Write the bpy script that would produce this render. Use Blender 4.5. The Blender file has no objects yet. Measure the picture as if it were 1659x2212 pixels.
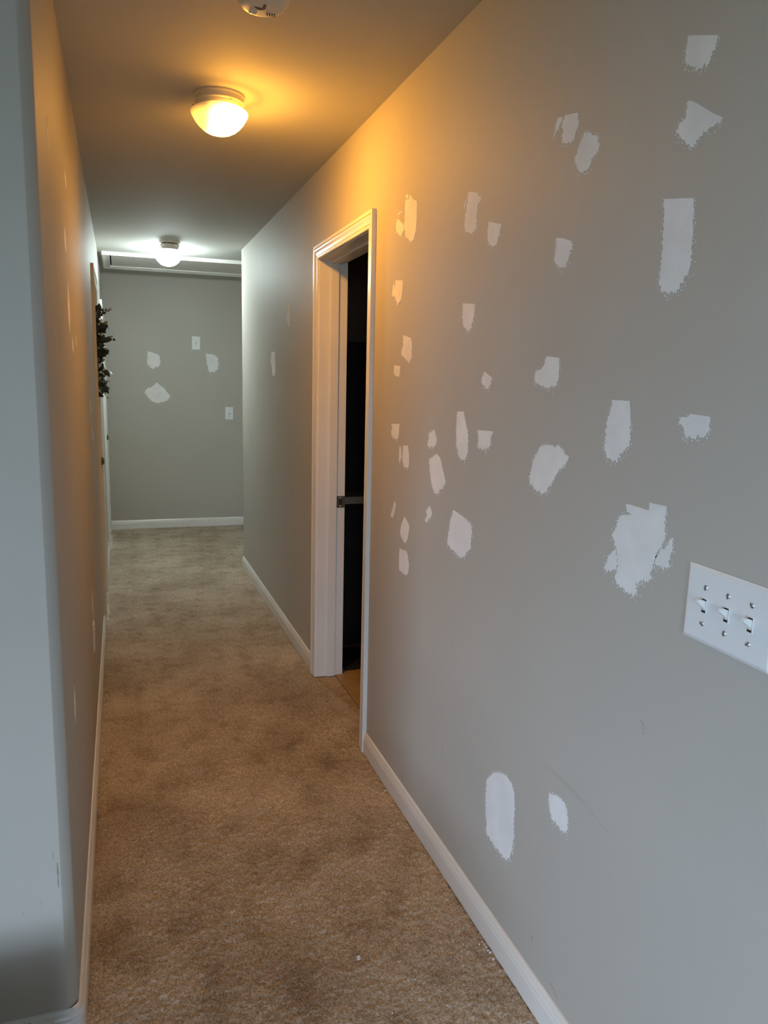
import bpy, bmesh, math, random
import numpy as np
from mathutils import Vector, Matrix

sc = bpy.context.scene
C = sc.collection
random.seed(7)

# ------------------------------------------------------------------ camera
FPX, CAM_H = 1663.16, 1.4801
R_ = Vector((0.94685531, -0.32086218, 0.02263816))
U_ = Vector((0.03193076, 0.1637916, 0.98597806))
W_ = Vector((0.32007101, 0.93285571, -0.16533232))
cam_d = bpy.data.cameras.new('camera')
cam_d.sensor_fit = 'VERTICAL'
cam_d.sensor_height = 24.0
cam_d.lens = 24.0 * FPX / 2212.0
cam_d.clip_start = 0.02
cam = bpy.data.objects.new('camera', cam_d)
C.objects.link(cam)
cam.matrix_world = Matrix(((R_.x, U_.x, -W_.x, 0), (R_.y, U_.y, -W_.y, 0), (R_.z, U_.z, -W_.z, CAM_H), (0, 0, 0, 1)))
sc.camera = cam

# ------------------------------------------------------------------ world: even overcast sky
SKY_COLOR, SKY_STRENGTH = (0.61, 0.78, 1.0), 11.8
world = bpy.data.worlds.new('overcast_sky')
sc.world = world
world.use_nodes = True
bg = world.node_tree.nodes['Background']
bg.inputs[0].default_value = (*SKY_COLOR, 1)
bg.inputs[1].default_value = SKY_STRENGTH

# lamp strengths (radiance of the frosted glass), used by the lamp builder further down
WARM = dict(color=(1.0, 0.43, 0.05), lo=2.0, hi=126.0, shoulder=0.08)
COOL = dict(color=(0.84, 1.0, 0.98), lo=104.0, hi=104.0, shoulder=0.35)

# ------------------------------------------------------------------ view
vs = sc.view_settings
vs.view_transform = 'Standard'
vs.look = 'None'
vs.gamma = 1.0
vs.use_curve_mapping = False
vs.exposure = 1.0
sc.display_settings.display_device = 'sRGB'
sc.cycles.use_denoising = True
sc.cycles.max_bounces = 8
sc.cycles.diffuse_bounces = 5

# ------------------------------------------------------------------ dimensions (metres)
XR, XL, H = 0.900, -0.132, 2.44
YC, YF = 6.062, 7.888            # end of the right wall, far wall
YN = 1.65                        # wall face left of the hall, looking back at the room
WT = 0.12                        # wall thickness
ROOM_X, ROOM_Y = -4.5, -3.8      # front room behind the camera
DOOR_H = 2.035
D1 = (2.845, 3.62)               # bathroom doorway in the right wall
D2 = (4.79, 5.55)                # door with the wreath, left wall
D3 = (6.935, 7.70)               # last door, left wall
WIN1 = (-3.4, -0.7, 0.45, 2.0)  # y0,y1,z0,z1 window in the room's left wall
WIN2 = (-1.5, -0.25, 0.12, 2.03)    # x0,x1,z0,z1 window in the room's back wall

# window portals guide the sampling of the sky light
def portal(name, loc, rot, sx, sy):
    d = bpy.data.lights.new(name, 'AREA'); d.shape = 'RECTANGLE'; d.size = sx; d.size_y = sy
    d.cycles.is_portal = True
    o = bpy.data.objects.new(name, d); C.objects.link(o); o.location = loc; o.rotation_euler = rot
    return o
portal('window_portal', (ROOM_X - 0.13, (WIN1[0]+WIN1[1])/2, (WIN1[2]+WIN1[3])/2), (0, -math.pi/2, 0), WIN1[3]-WIN1[2], WIN1[1]-WIN1[0])
portal('window_portal', ((WIN2[0]+WIN2[1])/2, ROOM_Y - 0.13, (WIN2[2]+WIN2[3])/2), (math.pi/2, 0, 0), WIN2[1]-WIN2[0], WIN2[3]-WIN2[2])

# ------------------------------------------------------------------ materials
def mat(name, color, rough=0.5, spec=0.5, metal=0.0, noise=None, bump=None, emit=None):
    """noise=(scale, second colour, amount, detail); bump=(scale, strength, distance, detail)"""
    m = bpy.data.materials.new(name); m.use_nodes = True
    nt = m.node_tree; b = nt.nodes['Principled BSDF']
    b.inputs['Base Color'].default_value = (*color, 1)
    b.inputs['Roughness'].default_value = rough
    b.inputs['Specular IOR Level'].default_value = spec
    b.inputs['Metallic'].default_value = metal
    tc = nt.nodes.new('ShaderNodeTexCoord')
    if noise:
        sc_, c2, amt, det = noise
        n = nt.nodes.new('ShaderNodeTexNoise'); n.inputs['Scale'].default_value = sc_; n.inputs['Detail'].default_value = det
        nt.links.new(tc.outputs['Object'], n.inputs['Vector'])
        r = nt.nodes.new('ShaderNodeValToRGB'); r.color_ramp.elements[0].position = 0.35; r.color_ramp.elements[1].position = 0.65
        k = [color[i]*(1-amt)+c2[i]*amt for i in range(3)]
        r.color_ramp.elements[0].color = (*color, 1); r.color_ramp.elements[1].color = (*k, 1)
        nt.links.new(n.outputs['Fac'], r.inputs['Fac']); nt.links.new(r.outputs['Color'], b.inputs['Base Color'])
    if bump:
        sc_, st, dist, det = bump
        n = nt.nodes.new('ShaderNodeTexNoise'); n.inputs['Scale'].default_value = sc_; n.inputs['Detail'].default_value = det
        nt.links.new(tc.outputs['Object'], n.inputs['Vector'])
        bp = nt.nodes.new('ShaderNodeBump'); bp.inputs['Strength'].default_value = st; bp.inputs['Distance'].default_value = dist
        nt.links.new(n.outputs['Fac'], bp.inputs['Height']); nt.links.new(bp.outputs['Normal'], b.inputs['Normal'])
    return m

M = {}
M['wall'] = mat('greige_wall_paint', (0.47, 0.445, 0.40), 0.6, 0.2, noise=(1.6, (0.42, 0.40, 0.36), 0.5, 4), bump=(900, 0.12, 0.0006, 2))
M['ceiling'] = mat('ceiling_paint', (0.54, 0.53, 0.50), 0.8, 0.3, bump=(500, 0.15, 0.0006, 2))
M['trim'] = mat('white_semigloss_trim', (0.76, 0.75, 0.72), 0.3, 0.5, noise=(3, (0.68, 0.66, 0.62), 0.5, 4))
M['patch'] = mat('white_spackle', (0.79, 0.785, 0.78), 0.85, 0.2, noise=(14, (0.70, 0.695, 0.69), 0.7, 3), bump=(300, 0.2, 0.0006, 3))
M['scuff'] = mat('grey_scuff', (0.17, 0.155, 0.14), 0.7, 0.2, noise=(60, (0.40, 0.38, 0.35), 0.8, 3))
M['smudge'] = mat('faint_grey_smudge', (0.425, 0.40, 0.358), 0.6, 0.2, noise=(25, (0.455, 0.43, 0.385), 1.0, 3))
M['plastic'] = mat('white_plastic', (0.80, 0.80, 0.78), 0.35, 0.5)
M['plate'] = mat('white_wall_plate', (0.76, 0.775, 0.78), 0.32, 0.5)
M['cream'] = mat('cream_plastic', (0.74, 0.72, 0.66), 0.45, 0.4)
M['ink'] = mat('dark_print', (0.05, 0.045, 0.04), 0.6, 0.2)
M['dark'] = mat('dark_gap', (0.03, 0.028, 0.025), 0.8, 0.1)
M['screw'] = mat('screw_metal', (0.70, 0.70, 0.70), 0.3, 0.5, 0.6)
M['nickel'] = mat('satin_nickel', (0.55, 0.50, 0.42), 0.35, 0.5, 0.8)
M['bronze'] = mat('dark_bronze', (0.16, 0.12, 0.08), 0.4, 0.5, 0.8)
M['fitter'] = mat('painted_lamp_fitter', (0.62, 0.57, 0.48), 0.35, 0.5, 0.0)
M['fitter_white'] = mat('white_lamp_fitter', (0.78, 0.78, 0.76), 0.35, 0.5, 0.0)
M['leaf'] = mat('dark_green_leaf', (0.022, 0.032, 0.024), 0.4, 0.5, noise=(30, (0.04, 0.055, 0.035), 0.8, 2))
M['leaf2'] = mat('pale_olive_leaf', (0.22, 0.22, 0.11), 0.5, 0.4, noise=(30, (0.34, 0.32, 0.2), 0.8, 2))
M['bud'] = mat('cream_bud', (0.62, 0.58, 0.46), 0.6, 0.3)
M['twig'] = mat('brown_twig', (0.07, 0.05, 0.03), 0.7, 0.3)
M['vinyl'] = mat('tan_vinyl_plank', (0.42, 0.30, 0.16), 0.42, 0.4, noise=(9, (0.34, 0.23, 0.11), 0.8, 6))
M['espresso'] = mat('espresso_wood', (0.008, 0.006, 0.005), 0.5, 0.2, noise=(8, (0.014, 0.009, 0.007), 0.8, 6))
M['counter'] = mat('beige_countertop', (0.30, 0.26, 0.21), 0.3, 0.5, noise=(40, (0.24, 0.2, 0.16), 0.6, 5))
M['bathwall'] = mat('brown_bath_paint', (0.16, 0.10, 0.06), 0.6, 0.3)
M['rug'] = mat('black_rug', (0.022, 0.02, 0.018), 0.95, 0.1, bump=(400, 1.0, 0.004, 2))
M['chest'] = mat('dark_red_brown_wood', (0.05, 0.026, 0.02), 0.4, 0.4, noise=(6, (0.08, 0.04, 0.03), 0.8, 6))
M['ground'] = mat('grass_ground', (0.07, 0.10, 0.04), 0.95, 0.1, noise=(2, (0.05, 0.07, 0.03), 0.8, 4))
M['hardwood'] = mat('added_dark_hardwood', (0.075, 0.045, 0.028), 0.45, 0.4, noise=(5, (0.05, 0.03, 0.018), 0.8, 6))  # made-up dark floor colour, keeps light from bouncing up in the unseen room

def carpet_mat():
    m = bpy.data.materials.new('brown_cut_pile_carpet'); m.use_nodes = True
    nt = m.node_tree; b = nt.nodes['Principled BSDF']; L = nt.links.new
    b.inputs['Roughness'].default_value = 0.95; b.inputs['Specular IOR Level'].default_value = 0.1
    tc = nt.nodes.new('ShaderNodeTexCoord')
    def ns(scale, det, rough=0.5):
        n = nt.nodes.new('ShaderNodeTexNoise'); n.inputs['Scale'].default_value = scale; n.inputs['Detail'].default_value = det; n.inputs['Roughness'].default_value = rough
        L(tc.outputs['Object'], n.inputs['Vector']); return n
    def ramp(src, p0, c0, p1, c1):
        r = nt.nodes.new('ShaderNodeValToRGB'); r.color_ramp.elements[0].position = p0; r.color_ramp.elements[1].position = p1
        r.color_ramp.elements[0].color = (*c0, 1); r.color_ramp.elements[1].color = (*c1, 1); L(src, r.inputs['Fac']); return r
    fine = ramp(ns(170, 3).outputs['Fac'], 0.3, (0.29, 0.24, 0.182), 0.72, (0.74, 0.625, 0.495))
    blot = ramp(ns(2.2, 6, 0.62).outputs['Fac'], 0.36, (0.70, 0.66, 0.62), 0.62, (1.0, 1.0, 1.0))
    spots = ramp(ns(9, 4, 0.6).outputs['Fac'], 0.33, (0.76, 0.72, 0.68), 0.5, (1, 1, 1))
    def mul(a, c):
        x = nt.nodes.new('ShaderNodeMix'); x.data_type = 'RGBA'; x.blend_type = 'MULTIPLY'; x.inputs['Factor'].default_value = 1
        L(a, x.inputs['A']); L(c, x.inputs['B']); return x.outputs['Result']
    L(mul(mul(fine.outputs['Color'], blot.outputs['Color']), spots.outputs['Color']), b.inputs['Base Color'])
    bp = nt.nodes.new('ShaderNodeBump'); bp.inputs['Strength'].default_value = 0.8; bp.inputs['Distance'].default_value = 0.004
    L(ns(260, 3).outputs['Fac'], bp.inputs['Height']); L(bp.outputs['Normal'], b.inputs['Normal'])
    return m
M['carpet'] = carpet_mat()

def glass_mat(name, color, lo, hi, shoulder, x0=-0.065, x1=0.035):
    """frosted lamp glass that emits by itself; the uneven glow of an off-side bulb is put into the emission"""
    m = bpy.data.materials.new(name); m.use_nodes = True
    nt = m.node_tree; b = nt.nodes['Principled BSDF']; L = nt.links.new
    b.inputs['Base Color'].default_value = (0.8, 0.78, 0.72, 1); b.inputs['Roughness'].default_value = 0.4
    b.inputs['Emission Color'].default_value = (*color, 1)
    tc = nt.nodes.new('ShaderNodeTexCoord'); sp = nt.nodes.new('ShaderNodeSeparateXYZ'); L(tc.outputs['Object'], sp.inputs[0])
    def rng_(src, a, c, ta, tb):
        mr = nt.nodes.new('ShaderNodeMapRange'); mr.interpolation_type = 'SMOOTHSTEP'
        for n, v in zip(('From Min', 'From Max', 'To Min', 'To Max'), (a, c, ta, tb)): mr.inputs[n].default_value = v
        L(src, mr.inputs['Value']); return mr.outputs[0]
    # emission fades towards the shoulder: shade under the fitter put into the glow
    out = rng_(sp.outputs['Z'], -0.090, -0.052, 1.0, shoulder)
    if lo != hi:
        f = rng_(sp.outputs['X'], x0, x1, 0.0, 1.0)  # brighter side of the glow set by position in the bowl
        pw = nt.nodes.new('ShaderNodeMath'); pw.operation = 'POWER'; pw.inputs[1].default_value = 1.5; L(f, pw.inputs[0])
        ml = nt.nodes.new('ShaderNodeMath'); ml.operation = 'MULTIPLY_ADD'; ml.inputs[1].default_value = hi - lo; ml.inputs[2].default_value = lo
        L(pw.outputs[0], ml.inputs[0]); s2 = ml.outputs[0]
    else:
        v = nt.nodes.new('ShaderNodeValue'); v.outputs[0].default_value = hi; s2 = v.outputs[0]
    mu = nt.nodes.new('ShaderNodeMath'); mu.operation = 'MULTIPLY'; L(out, mu.inputs[0]); L(s2, mu.inputs[1])
    L(mu.outputs[0], b.inputs['Emission Strength'])
    return m

# ------------------------------------------------------------------ mesh helpers
def mesh_obj(name, verts, faces, m, parent=None, smooth=False):
    me = bpy.data.meshes.new(name); me.from_pydata([tuple(v) for v in verts], [], faces)
    bm = bmesh.new(); bm.from_mesh(me); bmesh.ops.recalc_face_normals(bm, faces=bm.faces); bm.to_mesh(me); bm.free()
    if smooth: me.polygons.foreach_set('use_smooth', [True]*len(me.polygons))
    me.materials.append(M[m] if isinstance(m, str) else m)
    o = bpy.data.objects.new(name, me); C.objects.link(o)
    if parent: o.parent = parent
    return o

class MB:
    def __init__(s): s.v = []; s.f = []
    def box(s, x0, x1, y0, y1, z0, z1):
        n = len(s.v)
        s.v += [(x, y, z) for z in (z0, z1) for y in (y0, y1) for x in (x0, x1)]
        s.f += [tuple(n+i for i in q) for q in ((0,1,3,2),(4,6,7,5),(0,4,5,1),(2,3,7,6),(0,2,6,4),(1,5,7,3))]
        return s
    def loft(s, a, b, cap=True):
        """two matching closed outlines joined into a prism"""
        n, k = len(s.v), len(a)
        s.v += [tuple(p) for p in a] + [tuple(p) for p in b]
        s.f += [(n+i, n+(i+1) % k, n+k+(i+1) % k, n+k+i) for i in range(k)]
        if cap: s.f += [tuple(n+i for i in range(k))[::-1], tuple(n+k+i for i in range(k))]
        return s
    def sweep(s, rings):
        k = len(rings[0]); n = len(s.v)
        for r in rings: s.v += [tuple(p) for p in r]
        for j in range(len(rings)-1):
            s.f += [(n+j*k+i, n+j*k+(i+1) % k, n+(j+1)*k+(i+1) % k, n+(j+1)*k+i) for i in range(k)]
        s.f += [tuple(n+i for i in range(k))[::-1], tuple(n+(len(rings)-1)*k+i for i in range(k))]
        return s
    def lathe(s, prof, seg=48, cx=0, cy=0):
        n = len(s.v); k = len(prof)
        for i in range(seg):
            a = 2*math.pi*i/seg
            s.v += [(cx+r*math.cos(a), cy+r*math.sin(a), z) for r, z in prof]
        for i in range(seg):
            j = (i+1) % seg
            s.f += [(n+i*k+t, n+j*k+t, n+j*k+t+1, n+i*k+t+1) for t in range(k-1)]
        return s
    def tube(s, pts, rad, seg=6):
        rings = []
        for i, p in enumerate(pts):
            p = Vector(p); d = (Vector(pts[min(i+1, len(pts)-1)])-Vector(pts[max(i-1, 0)])).normalized()
            u = d.cross(Vector((0.31, 0.2, 0.93))).normalized(); w = d.cross(u)
            r = rad[i] if isinstance(rad, (list, tuple)) else rad
            rings.append([p+u*r*math.cos(2*math.pi*t/seg)+w*r*math.sin(2*math.pi*t/seg) for t in range(seg)])
        return s.sweep(rings)
    def build(s, name, m, parent=None, smooth=False, bevel=0):
        o = mesh_obj(name, s.v, s.f, m, parent, smooth)
        if bevel:
            bm = bmesh.new(); bm.from_mesh(o.data)
            bmesh.ops.remove_doubles(bm, verts=bm.verts, dist=1e-6)
            bmesh.ops.bevel(bm, geom=[e for e in bm.edges if e.calc_face_angle(0) > 0.6], offset=bevel, segments=2, affect='EDGES', clamp_overlap=True)
            bm.to_mesh(o.data); bm.free()
        return o

def smooth_by_angle(o, ang=40):
    me = o.data; me.polygons.foreach_set('use_smooth', [True]*len(me.polygons))
    bm = bmesh.new(); bm.from_mesh(me); bmesh.ops.remove_doubles(bm, verts=bm.verts, dist=1e-6)
    for e in bm.edges:
        if len(e.link_faces) == 2 and e.calc_face_angle(0) > math.radians(ang): e.smooth = False
    bm.to_mesh(me); bm.free(); return o

def tag(o, label=None, cat=None, group=None, kind=None):
    if label: o['label'] = label
    if cat: o['category'] = cat
    if group: o['group'] = group
    if kind: o['kind'] = kind
    return o
def struct(o, label=None, cat=None): return tag(o, label, cat, kind='structure')
def empty(name, loc=(0, 0, 0), rz=0):
    o = bpy.data.objects.new(name, None); C.objects.link(o); o.location = loc; o.rotation_euler = (0, 0, rz); o.empty_display_size = 0.05
    return o
def copy_tree(o, parent=None):
    c = o.copy(); C.objects.link(c); c.parent = parent
    for ch in [x for x in o.children]: copy_tree(ch, c)
    return c

# ================================================================== the setting
# right wall, with the bathroom doorway cut out
J = 0.018                                    # jamb board thickness
w = MB()
w.box(XR, XR+WT, ROOM_Y-WT, D1[0]-J, 0, H).box(XR, XR+WT, D1[0]-J, D1[1]+J, DOOR_H+J, H).box(XR, XR+WT, D1[1]+J, YC, 0, H)
wall_right = struct(w.build('wall_right', 'wall'), 'long greige wall on the right dotted with white spackle patches', 'wall')

# left wall: one outline with a rounded outside corner, then the pieces between the doors
def arc(cx, cy, r, a0, a1, n): return [(cx+r*math.cos(a0+(a1-a0)*i/n), cy+r*math.sin(a0+(a1-a0)*i/n)) for i in range(n+1)]
BN = 0.022
outline = [(ROOM_X, YN)] + [(XL-BN-0.0015, YN), (XL-BN+0.001, YN+0.0012), (XL-0.007, YN+BN-0.0085), (XL-0.002, YN+BN-0.001), (XL, YN+BN+0.006)] + [(XL, D2[0]-J), (XL-WT, D2[0]-J), (XL-WT, YN+WT), (ROOM_X, YN+WT)]
w = MB().loft([(x, y, 0) for x, y in outline], [(x, y, H) for x, y in outline])
w.box(XL-WT, XL, D2[0]-J, D2[1]+J, DOOR_H+J, H).box(XL-WT, XL, D2[1]+J, D3[0]-J, 0, H)
w.box(XL-WT, XL, D3[0]-J, D3[1]+J, DOOR_H+J, H).box(XL-WT, XL, D3[1]+J, YF, 0, H)
wall_left = struct(smooth_by_angle(w.build('wall_left', 'wall'), 60), 'greige left wall of the hall with a rounded outside corner', 'wall')
wall_far = struct(MB().box(XL-WT, 2.52, YF, YF+WT, 0, H).build('wall_far', 'wall'), 'greige end wall of the hall with two switch plates', 'wall')
struct(MB().box(XR+WT, 2.4, YC-WT, YC, 0, H).build('wall_passage', 'wall'), 'greige wall of the side passage beyond the hall corner', 'wall')
struct(MB().box(2.4, 2.52, YC-WT, YF, 0, H).build('wall_passage_end', 'wall'), 'greige end wall of the side passage', 'wall')
# front room behind the camera, with its two windows
y0, y1, z0, z1 = WIN1
w = MB().box(ROOM_X-WT, ROOM_X, ROOM_Y-WT, y0, 0, H).box(ROOM_X-WT, ROOM_X, y1, YN+WT, 0, H).box(ROOM_X-WT, ROOM_X, y0, y1, 0, z0).box(ROOM_X-WT, ROOM_X, y0, y1, z1, H)
struct(w.build('wall_room_left', 'wall'), 'greige wall of the front room with a window', 'wall')
x0, x1, z0, z1 = WIN2
w = MB().box(ROOM_X, x0, ROOM_Y-WT, ROOM_Y, 0, H).box(x1, XR, ROOM_Y-WT, ROOM_Y, 0, H).box(x0, x1, ROOM_Y-WT, ROOM_Y, 0, z0).box(x0, x1, ROOM_Y-WT, ROOM_Y, z1, H)
struct(w.build('wall_room_back', 'wall'), 'greige back wall of the front room with a window', 'wall')
def window(name, along, a0, a1, z0, z1, plane, label):
    """white double-hung frame set in the wall opening"""
    fr = MB()
    def bar(p0, p1, q0, q1, d0, d1):
        if along == 'y': return (plane-d1, plane-d0, p0, p1, q0, q1)
        return (p0, p1, plane-d1, plane-d0, q0, q1)
    t = 0.05
    for p in ((a0, a0+t, z0, z1), (a1-t, a1, z0, z1), (a0+t, a1-t, z0, z0+t), (a0+t, a1-t, z1-t, z1)): fr.box(*bar(*p, 0.03, 0.09))
    o = struct(fr.build(name, 'trim'), label, 'window')
    MB().box(*bar(a0+t, a1-t, (z0+z1)/2-0.02, (z0+z1)/2+0.02, 0.04, 0.08)).build('meeting_rail', 'trim', o)
    MB().box(*bar(a0-0.04, a1+0.04, z0-0.03, z0, -0.03, 0.03)).build('window_sill', 'trim', o)
    return o
window('window_1', 'y', WIN1[0], WIN1[1], WIN1[2], WIN1[3], ROOM_X, 'white framed window in the left wall of the front room')
window('window_2', 'x', WIN2[0], WIN2[1], WIN2[2], WIN2[3], ROOM_Y, 'white framed window in the back wall of the front room')
struct(MB().box(-30, 20, -30, 20, -0.5, -0.4).build('ground', 'ground'), 'grass outside the house', 'ground')
# bathroom shell
struct(MB().box(XR+WT, 3.0, 4.62, 4.74, 0, H).build('wall_bath_back', 'bathwall'), 'brown painted bathroom wall behind the vanity', 'wall')
struct(MB().box(3.0, 3.12, 1.9, 4.74, 0, H).build('wall_bath_right', 'bathwall'), 'brown painted wall at the far side of the bathroom', 'wall')
struct(MB().box(XR+WT, 3.0, 1.9, 2.02, 0, H).build('wall_bath_near', 'bathwall'), 'brown painted near wall of the bathroom', 'wall')
# ceiling and floor slabs
struct(MB().box(ROOM_X-WT, 3.12, ROOM_Y-WT, YF+WT, H, H+0.12).build('ceiling', 'ceiling'), 'flat off-white painted ceiling', 'ceiling')
struct(MB().box(ROOM_X, XR, ROOM_Y, 0.9, -0.004, 0.002).build('added_room_floor', 'hardwood'), 'dark hardwood floor added in the unseen front room to cut bounce light', 'floor')  # unseen dark floor, added to lessen bounce onto the upper wall face
floor = struct(MB().box(ROOM_X-WT, 3.12, ROOM_Y-WT, YF+WT, -0.15, -0.0045).build('floor', 'carpet'), 'brown carpeted floor', 'floor')

# carpet pile of the hall: real relief, tuft by tuft
def carpet():
    st = 0.005
    xa, xb, ya, yb = XL+0.001, XR-0.001, 1.15, YF-0.001
    nx, ny = int((xb-xa)/st), int((yb-ya)/st)
    rng = np.random.default_rng(3)
    def smooth(a, n):
        for _ in range(n):
            a = (a + np.roll(a, 1, 0) + np.roll(a, -1, 0) + np.roll(a, 1, 1) + np.roll(a, -1, 1)) / 5
        return a
    z = rng.normal(0, 1, (ny+1, nx+1))
    z = smooth(z, 1)*0.0034 + smooth(rng.normal(0, 1, z.shape), 5)*0.0012 + smooth(rng.normal(0, 1, z.shape), 30)*0.003
    z = np.clip(z, -0.009, 0.007)
    jx = smooth(rng.normal(0, 1, z.shape), 1)*0.0012; jy = smooth(rng.normal(0, 1, z.shape), 1)*0.0012
    X, Y = np.meshgrid(np.linspace(xa, xb, nx+1), np.linspace(ya, yb, ny+1))
    # the carpet's own edge is tucked down along the trim
    edge = np.minimum(X-xa, xb-X); tuck = np.clip((0.022-edge)/0.01, 0, 1)*0.003
    co = np.stack([X+jx, Y+jy, z+0.001-tuck], -1).reshape(-1, 3).astype(np.float32)
    i = (np.arange(ny)[:, None]*(nx+1)+np.arange(nx)[None, :]).ravel()
    q = np.stack([i, i+1, i+nx+2, i+nx+1], -1).astype(np.int32)
    me = bpy.data.meshes.new('carpet_pile')
    me.vertices.add(len(co)); me.vertices.foreach_set('co', co.ravel())
    me.loops.add(q.size); me.loops.foreach_set('vertex_index', q.ravel())
    me.polygons.add(len(q)); me.polygons.foreach_set('loop_start', np.arange(0, q.size, 4, dtype=np.int32)); me.polygons.foreach_set('loop_total', np.full(len(q), 4, dtype=np.int32))
    me.update(calc_edges=True); me.polygons.foreach_set('use_smooth', np.ones(len(q), dtype=bool))
    me.materials.append(M['carpet'])
    o = bpy.data.objects.new('carpet_pile', me); C.objects.link(o)
    return tag(o, 'brown cut pile carpet with worn darker blotches along the hall', 'carpet', kind='stuff')
carpet()

# ------------------------------------------------------------------ baseboards: moulded profile swept with mitred corners
BPROF = [(0, 0), (0.0125, 0), (0.0125, 0.056), (0.0105, 0.060), (0.0115, 0.066), (0.0085, 0.072), (0.0070, 0.079), (0.0035, 0.0845), (0, 0.0855)]
def baseboard(name, path, label):
    """path: wall-line points (x, y), the board standing on the left of the walking direction"""
    n = len(path); rings = []
    for i, p in enumerate(path):
        p = Vector(p)
        d0 = (p-Vector(path[i-1])).normalized() if i > 0 else None
        d1 = (Vector(path[i+1])-p).normalized() if i < n-1 else None
        d0 = d0 or d1; d1 = d1 or d0
        n0 = Vector((-d0.y, d0.x)); n1 = Vector((-d1.y, d1.x))
        k = (n0+n1); k = k/(k.dot(n0)) if k.length > 1e-6 else n0
        rings.append([(p.x+k.x*d, p.y+k.y*d, z) for d, z in BPROF])
    return struct(MB().sweep(rings).build(name, 'trim'), label, 'baseboard')
CW = 0.060                                   # casing width
baseboard('baseboard_right', [(XR, ROOM_Y), (XR, D1[0]-0.005-CW)], 'white moulded baseboard along the near right wall')
baseboard('baseboard_right', [(XR, D1[1]+0.005+CW), (XR, YC), (2.4, YC)], 'white moulded baseboard between the bathroom door and the hall corner')
baseboard('baseboard_left', [(XL, D2[0]-0.005-CW), (XL, YN+BN)] + arc(XL-BN, YN+BN, BN, 0, -math.pi/2, 6)[1:] + [(ROOM_X, YN)], 'white moulded baseboard around the left corner, chipped paint at the bend')
baseboard('baseboard_left', [(XL, D3[0]-0.005-CW), (XL, D2[1]+0.005+CW)], 'short white baseboard between the two left doors')
baseboard('baseboard_far', [(2.4, YF), (XL, YF)], 'white moulded baseboard below the end wall')
baseboard('baseboard_room', [(ROOM_X, YN), (ROOM_X, ROOM_Y), (XR, ROOM_Y)], 'white moulded baseboard of the front room')

# ------------------------------------------------------------------ door frames
CPROF = [(0, 0), (0, 0.0095), (0.004, 0.0115), (0.010, 0.0115), (0.0115, 0.0090), (0.0135, 0.0090), (0.015, 0.0115), (0.028, 0.0125), (0.037, 0.0160),
         (0.043, 0.0165), (0.0445, 0.0140), (0.0465, 0.0140), (0.048, 0.0175), (0.060, 0.0175), (0.060, 0)]
def doorway(name, label, xw, sgn, yr, depth):
    """jamb, stops and mitred casing of a doorway in a wall face x = xw; sgn: direction from the wall into the hall"""
    a, b = yr
    xi = xw - sgn*depth                      # far side of the wall
    xs = sorted((xw, xi))
    jm = MB().box(xs[0], xs[1], a-J, a, 0, DOOR_H).box(xs[0], xs[1], b, b+J, 0, DOOR_H).box(xs[0], xs[1], a-J, b+J, DOOR_H, DOOR_H+J)
    root = struct(jm.build(name, 'trim'), label, 'door')
    r = 0.005
    def P(d, y, z): return (xw+sgn*d, y, z)
    MB().loft([P(d, a-r-u, 0) for u, d in CPROF], [P(d, a-r-u, DOOR_H+r+u) for u, d in CPROF]).build('casing', 'trim', root)
    MB().loft([P(d, b+r+u, 0) for u, d in CPROF], [P(d, b+r+u, DOOR_H+r+u) for u, d in CPROF]).build('casing', 'trim', root)
    MB().loft([P(d, a-r-u, DOOR_H+r+u) for u, d in CPROF], [P(d, b+r+u, DOOR_H+r+u) for u, d in CPROF]).build('casing', 'trim', root)
    return root
def stops(root, x0, x1, yr):
    a, b = yr; t = 0.011
    MB().box(x0, x1, a, a+t, 0, DOOR_H).build('door_stop', 'trim', root, bevel=0.002)
    MB().box(x0, x1, b-t, b, 0, DOOR_H).build('door_stop', 'trim', root, bevel=0.002)
    MB().box(x0, x1, a+t, b-t, DOOR_H-t, DOOR_H).build('door_stop', 'trim', root, bevel=0.002)
def slab(root, w_, h_, mtx):
    """six-panel door leaf standing on its hinge edge at the origin of mtx: width along +y, face towards +x"""
    p = empty('door_leaf'); p.parent = root; p.matrix_world = mtx
    MB().box(-0.017, 0.017, 0, w_, 0.012, h_).build('leaf_core', 'trim', p, bevel=0.002)
    pw = (w_-0.11*2-0.09)/2
    for yy in (0.11, 0.11+pw+0.09):
        for z0, z1 in ((0.22, 0.80), (0.93, 1.55), (1.66, h_-0.11)):
            m_ = MB()
            for s in (-1, 1):
                A = [(s*0.017, yy, z0), (s*0.017, yy+pw, z0), (s*0.017, yy+pw, z1), (s*0.017, yy, z1)]
                i_ = 0.025
                B_ = [(s*0.023, yy+i_, z0+i_), (s*0.023, yy+pw-i_, z0+i_), (s*0.023, yy+pw-i_, z1-i_), (s*0.023, yy+i_, z1-i_)]
                m_.loft(A, B_)
            m_.build('raised_panel', 'trim', p)
    kn = MB()
    for s in (-1, 1):
        k0 = len(kn.v)
        kn.lathe([(0.0, 0.0), (0.031, 0.0), (0.031, 0.006), (0.012, 0.010), (0.011, 0.03), (0.025, 0.042), (0.027, 0.052), (0.018, 0.062), (0.0, 0.064)], 20)
        kn.v[k0:] = [(s*(0.017+z), w_-0.065+x*s, 0.92+y) for x, y, z in kn.v[k0:]]
    smooth_by_angle(kn.build('knob', 'bronze', p))
    return p

d1 = doorway('door_1', 'white cased bathroom doorway in the right wall, standing open', XR, -1, D1, 0.135)
stops(d1, XR+0.052, XR+0.092, D1)
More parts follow.
